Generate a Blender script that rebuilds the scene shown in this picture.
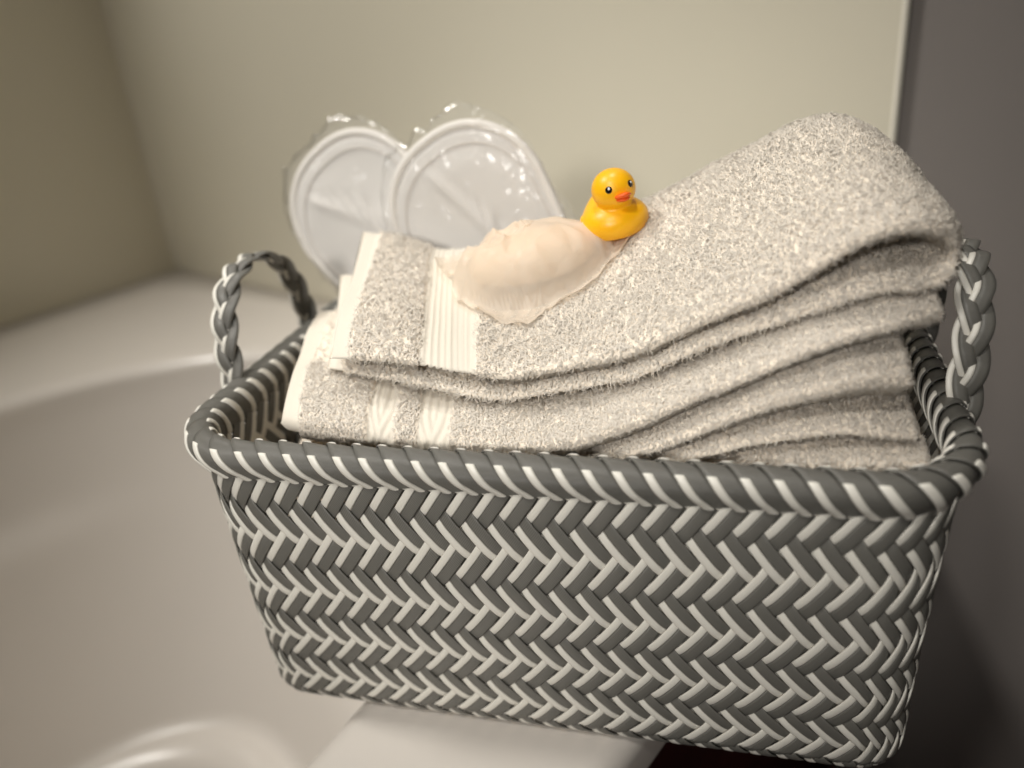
import bpy, math, random
import numpy as np
from mathutils import Vector, Matrix, noise
from mathutils.bvhtree import BVHTree

for o in list(bpy.data.objects):
    bpy.data.objects.remove(o, do_unlink=True)
S = bpy.context.scene
COL = S.collection
rng = np.random.default_rng(7)
random.seed(7)

# ------------------------------------------------------------------ camera
# room frame: x runs right along the back wall, y towards the back wall (y = 0), z up, floor at 0
FPX = 810.92
cam_d = bpy.data.cameras.new('camera')
cam = bpy.data.objects.new('camera', cam_d)
COL.objects.link(cam)
S.camera = cam
cam_loc = Vector((0.19671, -0.75369, 0.90387))
cr = Vector((0.78242, 0.61599, -0.09158)).normalized()
cf = Vector((-0.58995, 0.68604, -0.42581)).normalized()
cu = cr.cross(cf).normalized()
cf = cu.cross(cr).normalized()
cam.matrix_world = Matrix(((cr.x, cu.x, -cf.x, cam_loc.x), (cr.y, cu.y, -cf.y, cam_loc.y), (cr.z, cu.z, -cf.z, cam_loc.z), (0, 0, 0, 1)))
cam_d.sensor_width = 36.0
cam_d.lens = FPX / 1024 * 36
cam_d.clip_start = 0.02
cam_d.dof.use_dof = True
cam_d.dof.focus_distance = 0.43
cam_d.dof.aperture_fstop = 3.0

# ------------------------------------------------------------------ world, lights, exposure
w = bpy.data.worlds.new('world')
S.world = w
w.use_nodes = True
w.node_tree.nodes['Background'].inputs[0].default_value = (1, .93, .82, 1)
w.node_tree.nodes['Background'].inputs[1].default_value = 0.02
S.view_settings.view_transform = 'Standard'
S.view_settings.look = 'None'
S.view_settings.gamma = 1
S.view_settings.use_curve_mapping = False
S.view_settings.exposure = 0.0
S.cycles.max_bounces = 16
S.cycles.diffuse_bounces = 10      # deep white pile needs the light to travel on


def area(name, loc, target, size, power, col, shape='DISK'):
    ld = bpy.data.lights.new(name, 'AREA')
    ld.shape = shape
    ld.size = size
    ld.energy = power
    ld.color = col
    o = bpy.data.objects.new(name, ld)
    COL.objects.link(o)
    o.location = loc
    o.rotation_euler = (Vector(target) - Vector(loc)).to_track_quat('-Z', 'Y').to_euler()
    return o


def spot(name, loc, target, rad, power, col, deg, blend=1.0):
    ld = bpy.data.lights.new(name, 'SPOT')
    ld.shadow_soft_size = rad
    ld.energy = power
    ld.color = col
    ld.spot_size = math.radians(deg)
    ld.spot_blend = blend
    o = bpy.data.objects.new(name, ld)
    COL.objects.link(o)
    o.location = loc
    o.rotation_euler = (Vector(target) - Vector(loc)).to_track_quat('-Z', 'Y').to_euler()
    return o


spot('ceiling_downlight', (-1.02, -0.95, 2.34), (-0.50, -0.08, 0.74), 0.13, 98, (1, .97, .91), 58)
spot('vanity_lamp', (0.10, -1.42, 2.00), (-0.08, -0.26, 0.65), 0.07, 34, (1, .97, .91), 54)
spot('ceiling_lamp', (-0.24, -0.24, 2.34), (-0.16, -0.26, 0.6), 0.07, 34, (1, .97, .91), 50)
spot('added_front_fill', (0.36, -1.90, 1.35), (-0.10, -0.44, 0.68), 0.12, 60, (1, .97, .92), 28)  # unseen fill, added to brighten the basket front; no known fitting there

# ------------------------------------------------------------------ materials
def sc(r, g, b):
    f = lambda v: (v / 255 / 12.92) if v / 255 <= .04045 else ((v / 255 + .055) / 1.055) ** 2.4
    return (f(r), f(g), f(b), 1)


def mat(name, col, rough=.5, **kw):
    m = bpy.data.materials.new(name)
    m.use_nodes = True
    p = m.node_tree.nodes['Principled BSDF']
    p.inputs['Base Color'].default_value = col
    p.inputs['Roughness'].default_value = rough
    for k, v in kw.items():
        p.inputs[k.replace('_', ' ')].default_value = v
    return m


def N(m, t, **kw):
    n = m.node_tree.nodes.new(t)
    for k, v in kw.items():
        setattr(n, k, v)
    return n


def add_bump(m, kind='noise', scale=200, strength=.3, dist=.001, coord='Object'):
    nt = m.node_tree
    tc = N(m, 'ShaderNodeTexCoord')
    if kind == 'noise':
        t = N(m, 'ShaderNodeTexNoise')
        t.inputs['Scale'].default_value = scale
        t.inputs['Detail'].default_value = 4
        out = t.outputs['Fac']
    else:
        t = N(m, 'ShaderNodeTexWave')
        t.inputs['Scale'].default_value = scale
        out = t.outputs['Fac']
    nt.links.new(tc.outputs[coord], t.inputs['Vector'])
    b = N(m, 'ShaderNodeBump')
    b.inputs['Strength'].default_value = strength
    b.inputs['Distance'].default_value = dist
    nt.links.new(out, b.inputs['Height'])
    nt.links.new(b.outputs['Normal'], nt.nodes['Principled BSDF'].inputs['Normal'])
    return m


def add_mottle(m, c1, c2, scale=3, coord='Object'):
    nt = m.node_tree
    tc = N(m, 'ShaderNodeTexCoord')
    t = N(m, 'ShaderNodeTexNoise')
    t.inputs['Scale'].default_value = scale
    t.inputs['Detail'].default_value = 3
    r = N(m, 'ShaderNodeValToRGB')
    r.color_ramp.elements[0].color = c1
    r.color_ramp.elements[0].position = .3
    r.color_ramp.elements[1].color = c2
    r.color_ramp.elements[1].position = .7
    nt.links.new(tc.outputs[coord], t.inputs['Vector'])
    nt.links.new(t.outputs['Fac'], r.inputs['Fac'])
    nt.links.new(r.outputs['Color'], nt.nodes['Principled BSDF'].inputs['Base Color'])
    return m


M = {}
M['panel'] = add_mottle(mat('acrylic_panel', sc(214, 208, 186), .22), sc(215, 209, 190), sc(219, 213, 195), 2)
M['paint'] = add_bump(mat('wall_paint', sc(122, 116, 112), .6), scale=260, strength=.25, dist=.0008)
M['room_paint'] = mat('room_paint', sc(150, 138, 122), .7)
M['ceiling'] = mat('ceiling_paint', sc(225, 220, 210), .8)
M['tub'] = add_mottle(mat('tub_acrylic', sc(222, 214, 202), .24), sc(220, 213, 205), sc(224, 217, 209), 2)
M['caulk'] = mat('caulk', sc(190, 182, 165), .5)
M['trimwhite'] = mat('panel_edge', sc(235, 230, 215), .3)

M['apron'] = add_mottle(mat('apron_wood', sc(52, 12, 9), .45), sc(40, 8, 6), sc(62, 14, 10), 14)
m = mat('floor_wood', sc(70, 24, 18), .35)
nt = m.node_tree
tc = N(m, 'ShaderNodeTexCoord')
br = N(m, 'ShaderNodeTexBrick')
br.inputs['Color1'].default_value = sc(66, 12, 9)
br.inputs['Color2'].default_value = sc(46, 8, 6)
br.inputs['Mortar'].default_value = sc(20, 6, 5)
br.inputs['Scale'].default_value = 1
br.inputs['Mortar Size'].default_value = .002
br.inputs['Brick Width'].default_value = .9
br.inputs['Row Height'].default_value = .09
nt.links.new(tc.outputs['Object'], br.inputs['Vector'])
nt.links.new(br.outputs['Color'], nt.nodes['Principled BSDF'].inputs['Base Color'])
M['floor'] = m


def strap(name, col, dark, rough):
    m = mat(name, col, rough)
    nt = m.node_tree
    uv = N(m, 'ShaderNodeTexCoord')
    wv = N(m, 'ShaderNodeTexWave')
    wv.bands_direction = 'X'
    wv.inputs['Scale'].default_value = 3.4
    wv.inputs['Distortion'].default_value = .4
    nt.links.new(uv.outputs['UV'], wv.inputs['Vector'])
    mx = N(m, 'ShaderNodeMix', data_type='RGBA')
    mx.inputs[6].default_value = dark
    mx.inputs[7].default_value = col
    nt.links.new(wv.outputs['Fac'], mx.inputs[0])
    nt.links.new(mx.outputs[2], nt.nodes['Principled BSDF'].inputs['Base Color'])
    b = N(m, 'ShaderNodeBump')
    b.inputs['Strength'].default_value = .35
    b.inputs['Distance'].default_value = .0004
    nt.links.new(wv.outputs['Fac'], b.inputs['Height'])
    nt.links.new(b.outputs['Normal'], nt.nodes['Principled BSDF'].inputs['Normal'])
    return m


M['grey'] = strap('grey_strap', sc(118, 116, 110), sc(92, 90, 85), .42)
M['white'] = mat('white_strap', sc(226, 222, 212), .4)
M['dark'] = mat('dark_core', sc(38, 38, 38), .6)

M['terry'] = mat('terry_cotton', sc(248, 243, 234), .95)
M['terry'].node_tree.nodes['Principled BSDF'].inputs['Sheen Weight'].default_value = .25
M['terry'].node_tree.nodes['Principled BSDF'].inputs['Base Color'].default_value = sc(240, 228, 211)
_m = M['pile'] = mat('terry_pile_yarn', sc(252, 243, 230), .95); _nt = _m.node_tree
_tl = N(_m, 'ShaderNodeBsdfTranslucent'); _tl.inputs[0].default_value = sc(252, 246, 236)
_mx = N(_m, 'ShaderNodeMixShader'); _mx.inputs[0].default_value = .3
_nt.links.new(_nt.nodes['Principled BSDF'].outputs[0], _mx.inputs[1]); _nt.links.new(_tl.outputs[0], _mx.inputs[2])
_nt.links.new(_mx.outputs[0], _nt.nodes['Material Output'].inputs['Surface'])
M['hem'] = add_bump(mat('woven_cotton', sc(226, 218, 204), .9), scale=1500, strength=.4, dist=.0006)
M['duck'] = mat('yellow_rubber', sc(252, 186, 14), .38, Subsurface_Weight=.15, Subsurface_Radius=(.004, .002, .0005))
M['beak'] = mat('orange_beak', sc(238, 96, 22), .4)
M['eye'] = mat('eye_black', sc(14, 12, 12), .2)
M['eyew'] = mat('eye_white', sc(240, 240, 240), .3)
M['soap'] = mat('soap', sc(236, 216, 186), .5, Subsurface_Weight=.2, Subsurface_Radius=(.006, .003, .002))
M['slip'] = add_bump(mat('slipper_felt', sc(212, 208, 203), .9), scale=900, strength=.4, dist=.0008)
M['piping'] = add_bump(mat('slipper_piping', sc(224, 219, 212), .8), scale=1200, strength=.3, dist=.0005)
M['thread'] = mat('stitch_thread', sc(205, 198, 190), .8)


def film(name, tint, alpha, rough, bump_scale, bstr, transl=.0):
    m = bpy.data.materials.new(name)
    m.use_nodes = True
    nt = m.node_tree
    nt.nodes.remove(nt.nodes['Principled BSDF'])
    out = nt.nodes['Material Output']
    tr = N(m, 'ShaderNodeBsdfTransparent')
    tr.inputs[0].default_value = (1, 1, 1, 1)
    gl = N(m, 'ShaderNodeBsdfGlossy')
    gl.inputs['Color'].default_value = (1, 1, 1, 1)
    gl.inputs['Roughness'].default_value = rough
    df = N(m, 'ShaderNodeBsdfDiffuse')
    df.inputs['Color'].default_value = tint
    tl = N(m, 'ShaderNodeBsdfTranslucent')
    tl.inputs['Color'].default_value = tint
    a = N(m, 'ShaderNodeMixShader')
    a.inputs[0].default_value = transl
    nt.links.new(df.outputs[0], a.inputs[1])
    nt.links.new(tl.outputs[0], a.inputs[2])
    b = N(m, 'ShaderNodeMixShader')
    b.inputs[0].default_value = alpha
    nt.links.new(tr.outputs[0], b.inputs[1])
    nt.links.new(a.outputs[0], b.inputs[2])
    fr = N(m, 'ShaderNodeLayerWeight')
    fr.inputs['Blend'].default_value = .25
    c = N(m, 'ShaderNodeMixShader')
    ml = N(m, 'ShaderNodeMath', operation='MULTIPLY')
    ml.inputs[1].default_value = .4
    nt.links.new(fr.outputs['Fresnel'], ml.inputs[0])
    nt.links.new(ml.outputs[0], c.inputs[0])
    nt.links.new(b.outputs[0], c.inputs[1])
    nt.links.new(gl.outputs[0], c.inputs[2])
    tc = N(m, 'ShaderNodeTexCoord')
    t = N(m, 'ShaderNodeTexVoronoi')
    t.feature = 'DISTANCE_TO_EDGE'
    t.inputs['Scale'].default_value = bump_scale
    nt.links.new(tc.outputs['Object'], t.inputs['Vector'])
    bp = N(m, 'ShaderNodeBump')
    bp.inputs['Strength'].default_value = bstr
    bp.inputs['Distance'].default_value = .004
    nt.links.new(t.outputs['Distance'], bp.inputs['Height'])
    for n in (gl, df):
        nt.links.new(bp.outputs['Normal'], n.inputs['Normal'])
    nt.links.new(c.outputs[0], out.inputs['Surface'])
    return m


M['wrap'] = film('frosted_wrap', sc(250, 238, 222), .74, .36, 60, .35, .40)
M['sleeve'] = film('clear_film', sc(235, 235, 232), .05, .12, 40, .5)

# ------------------------------------------------------------------ mesh helpers
def mesh(name, V, F, mats, midx=None, parent=None, smooth=True, uv=None):
    V = np.asarray(V, dtype=np.float32)
    me = bpy.data.meshes.new(name)
    if isinstance(F, np.ndarray):
        nf, k = F.shape
        me.vertices.add(len(V))
        me.vertices.foreach_set('co', V.ravel())
        me.loops.add(nf * k)
        me.loops.foreach_set('vertex_index', F.astype(np.int32).ravel())
        me.polygons.add(nf)
        me.polygons.foreach_set('loop_start', np.arange(0, nf * k, k, dtype=np.int32))
        me.update(calc_edges=True)
    else:
        me.from_pydata(V.tolist(), [], F)
        nf = len(F)
    for mm in mats:
        me.materials.append(mm)
    if midx is not None:
        me.polygons.foreach_set('material_index', np.asarray(midx, dtype=np.int32))
    me.polygons.foreach_set('use_smooth', np.full(nf, smooth))
    if uv is not None:
        lay = me.uv_layers.new(name='UVMap')
        li = np.empty(len(me.loops), dtype=np.int32)
        me.loops.foreach_get('vertex_index', li)
        lay.data.foreach_set('uv', np.asarray(uv, dtype=np.float32)[li].ravel())
    me.update()
    me.validate()
    o = bpy.data.objects.new(name, me)
    COL.objects.link(o)
    if parent is not None:
        o.parent = parent
    return o


def tag(o, label=None, cat=None, group=None, kind=None):
    if label: o['label'] = label
    if cat: o['category'] = cat
    if group: o['group'] = group
    if kind: o['kind'] = kind
    return o


def empty(name, loc=(0, 0, 0), rz=0):
    o = bpy.data.objects.new(name, None)
    COL.objects.link(o)
    o.location = loc
    o.rotation_euler = (0, 0, rz)
    o.empty_display_size = .05
    return o


def grid_faces(n, k, wrap_n=False, wrap_k=False, off=0):
    i = np.arange(n if wrap_n else n - 1)
    j = np.arange(k if wrap_k else k - 1)
    I, J = np.meshgrid(i, j, indexing='ij')
    I2 = (I + 1) % n
    J2 = (J + 1) % k
    return np.stack([I * k + J, I2 * k + J, I2 * k + J2, I * k + J2], -1).reshape(-1, 4) + off


def box(name, lo, hi, m, parent=None, bevel=0):
    x0, y0, z0 = lo
    x1, y1, z1 = hi
    V = [(x0, y0, z0), (x1, y0, z0), (x1, y1, z0), (x0, y1, z0), (x0, y0, z1), (x1, y0, z1), (x1, y1, z1), (x0, y1, z1)]
    F = [(0, 3, 2, 1), (4, 5, 6, 7), (0, 1, 5, 4), (1, 2, 6, 5), (2, 3, 7, 6), (3, 0, 4, 7)]
    o = mesh(name, V, F, [m], parent=parent, smooth=False)
    if bevel:
        b = o.modifiers.new('bevel', 'BEVEL')
        b.width = bevel
        b.segments = 3
    return o


def struct(o, name=None):
    o['kind'] = 'structure'
    return o


def tube(P, rad, nseg=10, closed=False):
    P = np.asarray(P, float)
    n = len(P)
    T = np.roll(P, -1, 0) - np.roll(P, 1, 0)
    if not closed:
        T[0] = P[1] - P[0]
        T[-1] = P[-1] - P[-2]
    T /= np.linalg.norm(T, axis=1)[:, None] + 1e-12
    ref = np.array([0, 0, 1.0]) if abs(T[:, 2]).mean() < .8 else np.array([0, 1.0, 0])
    A = np.cross(T, ref)
    A /= np.linalg.norm(A, axis=1)[:, None] + 1e-12
    B = np.cross(T, A)
    rad = np.broadcast_to(np.asarray(rad, float), (n,))
    a = np.linspace(0, 2 * np.pi, nseg, endpoint=False)
    V = P[:, None, :] + rad[:, None, None] * (np.cos(a)[None, :, None] * A[:, None, :] + np.sin(a)[None, :, None] * B[:, None, :])
    F = grid_faces(n, nseg, closed, True)
    return V.reshape(-1, 3), F


def catmull(P, n):
    P = np.asarray(P, float)
    m = len(P)
    d = np.linalg.norm(np.diff(P.reshape(m, -1), axis=0), axis=1)
    s = np.concatenate([[0], np.cumsum(np.sqrt(d + 1e-9))])
    s /= s[-1]
    # tangents
    Tn = np.zeros_like(P)
    for i in range(m):
        a, b = max(i - 1, 0), min(i + 1, m - 1)
        Tn[i] = (P[b] - P[a]) / (s[b] - s[a])
    x = np.linspace(0, 1, n)
    k = np.clip(np.searchsorted(s, x, 'right') - 1, 0, m - 2)
    h = (s[k + 1] - s[k])
    t = (x - s[k]) / h
    sh = (-1,) + (1,) * (P.ndim - 1)
    t = t.reshape(sh); h = h.reshape(sh)
    return (2 * t ** 3 - 3 * t ** 2 + 1) * P[k] + (t ** 3 - 2 * t ** 2 + t) * h * Tn[k] + (-2 * t ** 3 + 3 * t ** 2) * P[k + 1] + (t ** 3 - t ** 2) * h * Tn[k + 1], s


# ------------------------------------------------------------------ room
XL, XR, YF, ZC = -1.251, 1.15, -2.3, 2.4
RIM = 0.5
struct(box('floor', (XL - .1, YF - .1, -.05), (XR + .1, .1, 0), M['floor']))
struct(box('ceiling', (XL - .1, YF - .1, ZC), (XR + .1, .1, ZC + .05), M['ceiling']))
struct(box('wall_back', (XL - .1, .010, 0), (XR + .1, .1, ZC), M['paint']))
struct(box('wall_left', (XL - .1, YF - .1, 0), (XL - .008, .01, ZC), M['paint']))
struct(box('wall_right', (XR, YF - .1, 0), (XR + .1, .01, ZC), M['room_paint']))
struct(box('wall_front', (XL - .008, YF - .1, 0), (XR, YF, ZC), M['room_paint']))
# moulded tub surround, its end and long-side panels (joined with a coved corner)
p1 = struct(box('trim_1', (XL + .012, -.0, RIM + .004), (0.0, .010, ZC), M['panel']))
p2 = struct(box('trim_2', (XL - .008, -1.78, RIM + .004), (XL, -.012, ZC), M['panel']))
# coved corner strip
a = np.linspace(0, np.pi / 2, 12)
R0 = .012
Vc = []
for z in (RIM + .004, ZC):
    for t in a:
        Vc.append((XL + R0 - R0 * np.cos(t), -R0 + R0 * np.sin(t), z))
struct(mesh('trim_3', Vc, grid_faces(2, 12), [M['panel']]))
# rounded white edge strip where the surround panel stops against the painted wall
V, F = tube([(.000, .003, RIM + .004), (.000, .003, 1.2), (.000, .003, ZC)], .0036, 10)
struct(mesh('trim_4', V, F, [M['trimwhite']]))
# caulk bead along the tub deck
V, F = tube([(XL + .002, -1.75, RIM + .0015), (XL + .002, -.012, RIM + .0015), (XL + .012, -.002, RIM + .0015), (0, -.002, RIM + .0015)], .0026, 8)
struct(mesh('trim_5', V, F, [M['caulk']]))

# ------------------------------------------------------------------ bathtub
tub = tag(empty('bathtub', (XL, -1.75, 0)), 'white acrylic bathtub with a wide flat deck and a deep moulded basin, below the basket', 'bathtub')
X0, X1, Y0, Y1 = XL, .011, -1.75, 0.0
na = 220
ang = np.linspace(0, 2 * np.pi, na, endpoint=False)
ICX, ICY, IHX, IHY = -.545, -.87, .410, .72


def sup(hx, hy, n, cx=ICX, cy=ICY):
    c, s = np.cos(ang), np.sin(ang)
    r = (np.abs(c / hx) ** n + np.abs(s / hy) ** n) ** (-1 / n)
    return np.stack([cx + r * c, cy + r * s], -1)


def rectring(x0, x1, y0, y1, rr=0.0):
    # rounded rectangle seen along rays from the basin centre
    c, s = np.cos(ang), np.sin(ang)
    tx = np.where(c > 0, (x1 - ICX) / np.maximum(c, 1e-9), (x0 - ICX) / np.minimum(c, -1e-9))
    ty = np.where(s > 0, (y1 - ICY) / np.maximum(s, 1e-9), (y0 - ICY) / np.minimum(s, -1e-9))
    t = np.minimum(np.abs(tx), np.abs(ty))
    return np.stack([ICX + t * c, ICY + t * s], -1)


rings = []
def addring(xy, z):
    rings.append(np.column_stack([xy, np.full(na, z) if np.isscalar(z) else z]))

for t in np.linspace(0, 1, 7):        # outer lip, rounded over and turned down
    th_ = t * np.pi / 2
    rr = .016
    addring(rectring(X0, X1 - rr + rr * math.cos(th_), Y0 - 0 , Y1), RIM - rr + rr * math.sin(th_))
rings.insert(0, rings[0] - np.array([0, 0, .022]))
for q in (.2, .5, .8, .94):
    addring(rectring(X0, X1 - .016, Y0, Y1) * (1 - q) + sup(IHX + .014, IHY + .014, 2.8) * q, RIM)
for t in np.linspace(0, 1, 8):        # rounded inner lip
    th_ = t * np.pi / 2 * .92
    d = .020
    addring(sup(IHX + .014 - d * math.sin(th_), IHY + .014 - d * math.sin(th_), 2.8), RIM - d + d * math.cos(th_))
zb = .075
for t in np.linspace(.04, 1, 34):
    z = RIM - .022 - t * (RIM - .022 - zb)
    k = t ** 1.5
    hx = (IHX - .006) - .10 * t - .06 * k
    hy = (IHY - .006) - .10 * t - .14 * k
    e = 2.8 - .4 * t
    xy = sup(hx, hy, e)
    # moulded arm-rest shelf that runs along the far long side
    f = 1 / (1 + np.exp(-(t - .34) * 60))
    side = np.clip((-np.cos(ang) - .25) * 3, 0, 1) * np.clip((1.0 - np.sin(ang)) * 1.6, 0, 1)
    side = side * side * (3 - 2 * side)
    inw = .045 * f * side
    # curved lumbar bulge on the head end
    dA = (ang - math.radians(74)) / math.radians(17)
    lum = np.exp(-dA ** 2) * (1 / (1 + np.exp(-(t - .72) * 30))) * .022
    ctr = np.array([ICX, ICY])
    dvec = xy - ctr
    L = np.linalg.norm(dvec, axis=1)[:, None]
    xy = ctr + dvec * (1 - (inw + lum)[:, None] / L)
    addring(xy, z)
last = rings[-1][:, :2]
for t in np.linspace(.12, 1, 9):
    th_ = t * np.pi / 2
    q = 1 - .16 * math.sin(th_)
    addring(np.array([ICX, ICY]) + (last - np.array([ICX, ICY])) * q, zb - .035 * (1 - math.cos(th_)))
last = rings[-1][:, :2]
for q in (.75, .5, .25, .02):
    addring(np.array([ICX, ICY]) + (last - np.array([ICX, ICY])) * q, zb - .035 - .004 * (1 - q))
V = np.concatenate(rings)
F = grid_faces(len(rings), na, False, True)[:, ::-1]
o = mesh('basin', V - np.array([XL, -1.75, 0]), F, [M['tub']], parent=tub)
# apron: the room-side skirt, slightly set back under the lip
ap = box('apron', (1.222, .004, 0), (1.254, 1.748, RIM - .03), M['apron'], parent=tub, bevel=.004)
ap['label'] = 'dark red wooden panel'
# drain fitting in the basin floor
V, F = tube([(.703, .30, .0625), (.703, .30, .066)], [.035, .032], 28)
F = F.tolist() + [list(range(28, 56))]
mesh('drain', V, F, [mat('chrome', sc(200, 200, 200), .15, Metallic=1.0)], parent=tub)

# ------------------------------------------------------------------ basket frame
RZ = math.radians(24)
BO = Vector((-.0768, -.3757, RIM))
Bm = Matrix.Translation(BO) @ Matrix.Rotation(RZ, 4, 'Z')

HT = .1990
A_T, B_T = .2025, .1305      # woven wall half sizes at the rim
A_B, B_B = .1925, .1175      # at the base
NC = 88
PERI_U = NC

def rrect(u, a, b, r):
    """u in [0,88): walk a rounded rectangle; segment shares fixed at the rim so the corners gather strands lower down"""
    at, bt, rt = A_T, B_T, .044
    sA, sB, sC = 2 * (at - rt), 2 * (bt - rt), rt * np.pi / 2
    tot = 2 * sA + 2 * sB + 4 * sC
    s = (np.asarray(u) % NC) / NC * tot
    cuts = np.cumsum([0, sA, sC, sB, sC, sA, sC, sB, sC])
    P = np.zeros(s.shape + (2,))
    Nn = np.zeros(s.shape + (2,))
    lens = [2 * (a - r), 2 * (b - r)]
    for k in range(8):
        m = (s >= cuts[k]) & (s <= cuts[k + 1] + 1e-9)
        f = (s[m] - cuts[k]) / (cuts[k + 1] - cuts[k])
        q = k // 2
        if k % 2 == 0:
            n0 = -np.pi / 2 + q * np.pi / 2
            nx, ny = np.cos(n0), np.sin(n0)
            tx, ty = -ny, nx
            L = lens[q % 2]
            cx, cy = nx * (b if q % 2 == 0 else a), ny * (b if q % 2 == 0 else a)
            P[m] = np.stack([cx + tx * (f - .5) * L, cy + ty * (f - .5) * L], -1)
            Nn[m] = (nx, ny)
        else:
            t = -np.pi / 2 + q * np.pi / 2 + f * np.pi / 2
            sx = [1, 1, -1, -1][q] * (a - r)
            sy = [-1, 1, 1, -1][q] * (b - r)
            P[m] = np.stack([sx + r * np.cos(t), sy + r * np.sin(t)], -1)
            Nn[m] = np.stack([np.cos(t), np.sin(t)], -1)
    return P, Nn


def wall_pt(u, v):
    """v 0..1 from the turned-under bottom edge to the rim"""
    v = np.asarray(v, float)
    Rb = .016
    zt = HT - .008
    arc = Rb * np.pi / 2
    Ltot = arc + (zt - Rb)
    s = (v - .032 * np.sin(np.pi * np.clip(v, 0, 1))) * Ltot
    low = s < arc
    t = np.clip(s / Rb, -.3, np.pi / 2)
    z = np.where(low, Rb - Rb * np.cos(t) + .0022, Rb + (s - arc))
    inset = np.where(low, Rb * (1 - np.sin(t)), 0)
    h = np.clip(z / HT, 0, 1)
    bulge = .0035 * np.sin(np.pi * h)
    a = A_B + (A_T - A_B) * h - inset - bulge * .8
    b = B_B + (B_T - B_B) * h - inset + bulge
    r = .024 + .020 * h
    P2 = np.zeros(v.shape + (2,))
    # vectorised per sample
    P2, N2 = rrect_var(u, a, b, r)
    nz = np.where(low, -np.cos(t), -.03)
    nh = np.where(low, np.sin(t), 1.0)
    Nn = np.concatenate([N2 * nh[..., None], nz[..., None]], -1)
    Nn /= np.linalg.norm(Nn, axis=-1)[..., None]
    return np.concatenate([P2, z[..., None]], -1), Nn


def rrect_var(u, a, b, r):
    at, bt, rt = A_T, B_T, .044
    sA, sB, sC = 2 * (at - rt), 2 * (bt - rt), rt * np.pi / 2
    tot = 2 * sA + 2 * sB + 4 * sC
    s = (np.asarray(u, float) % NC) / NC * tot
    cuts = np.cumsum([0, sA, sC, sB, sC, sA, sC, sB, sC])
    P = np.zeros(s.shape + (2,))
    Nn = np.zeros(s.shape + (2,))
    for k in range(8):
        m = (s >= cuts[k]) & (s <= cuts[k + 1] + 1e-9)
        f = (s[m] - cuts[k]) / (cuts[k + 1] - cuts[k])
        am, bm, rm = a[m], b[m], r[m]
        q = k // 2
        if k % 2 == 0:
            n0 = -np.pi / 2 + q * np.pi / 2
            nx, ny = round(math.cos(n0)), round(math.sin(n0))
            tx, ty = -ny, nx
            L = 2 * (am - rm) if q % 2 == 0 else 2 * (bm - rm)
            d = bm if q % 2 == 0 else am
            P[m] = np.stack([nx * d + tx * (f - .5) * L, ny * d + ty * (f - .5) * L], -1)
            Nn[m] = (nx, ny)
        else:
            t = -np.pi / 2 + q * np.pi / 2 + f * np.pi / 2
            sx = [1, 1, -1, -1][q]
            sy = [-1, 1, 1, -1][q]
            P[m] = np.stack([sx * (am - rm) + rm * np.cos(t), sy * (bm - rm) + rm * np.sin(t)], -1)
            Nn[m] = np.stack([np.cos(t), np.sin(t)], -1)
    return P, Nn


NB = 10.5                     # bands of floats from base to rim
basket = tag(empty('woven_basket', BO, RZ), 'rectangular grey and white woven plastic strap basket with braided side handles, holding the towels', 'basket')


def weave():
    Vs, Fs, Ms, Us = [], [], [], []
    off = 0
    amp = .00125
    hk = .5 / NB             # v per cell
    # phase: make the band just under the rim a '/' band
    for fam in (0, 1):
        for i in range(NC):
            # v = hk*(alpha-beta)+v0 ; u = .5*(alpha+beta)
            v0 = 1.0
            # along coordinate x: fam0 travels beta, fam1 travels alpha; v range [0,1.01]
            steps = 5
            kmin, kmax = -2 * NB, .2
            ks = np.arange(int(kmin * steps) , int(kmax * steps) + 1) / steps
            if fam == 0:
                al = i * 1.0
                # k = alpha - beta -> beta = alpha - k
                along = al + .5 - ks
            else:
                be = -i * 1.0
                along = be + .5 + ks
            for part, (l0, l1) in enumerate(((.03, .40), (.42, .97))):
                lat = np.array([l0, l0 + (l1 - l0) * .15, (l0 + l1) / 2, l1 - (l1 - l0) * .15, l1])
                arch = np.array([-.00012, .00018, .00022, .00018, -.00012]) + (.00015 if part == 0 else 0)
                thick = .0007
                AL, LA = np.meshgrid(along, lat, indexing='ij')
                if fam == 0:
                    alpha = al + LA
                    beta = AL
                    ph = (al - AL)
                else:
                    beta = be + LA
                    alpha = AL
                    ph = (AL - be)
                # fam0 (\): on top where floor(alpha)-floor(beta) mod 4 in {2,3}
                # wave in terms of p = i - along
                if fam == 0:
                    p = al - AL          # cell k = al - floor(beta): k in (p, p+1)
                    sgn = np.sin((p + 1) * np.pi / 2)
                else:
                    p = AL - be          # k = floor(alpha) - be
                    sgn = -np.sin(p * np.pi / 2)
                d = amp * np.tanh(sgn * 2.0) / np.tanh(2.0) + .0003 * sgn
                u = .5 * (alpha + beta) + 400 * NC * 0
                v = v0 + hk * (alpha - beta)
                P, Nn = wall_pt(u, np.clip(v, -.012, 1.02))
                top = P + Nn * (d + arch[None, :])[..., None]
                bot = P + Nn * (d + arch[None, :] * .4 - thick)[..., None]
                ring = np.concatenate([top, bot[:, ::-1]], 1)
                n, kk = ring.shape[:2]
                Vs.append(ring.reshape(-1, 3))
                f = grid_faces(n, kk, False, True, off)
                if fam == 0:
                    f = f[:, ::-1]
                Fs.append(f)
                Ms.append(np.full(len(f), 1 if part == 0 else 0))
                lu = np.concatenate([lat, lat[::-1]])
                uvv = np.stack(np.broadcast_arrays(along[:, None], lu[None, :]), -1).reshape(-1, 2)
                Us.append(uvv)
                off += n * kk
    return np.concatenate(Vs), np.concatenate(Fs), np.concatenate(Ms), np.concatenate(Us)


V, F, mi, U = weave()
mesh('woven_body', V, F, [M['grey'], M['white']], mi, basket, uv=U)

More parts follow.
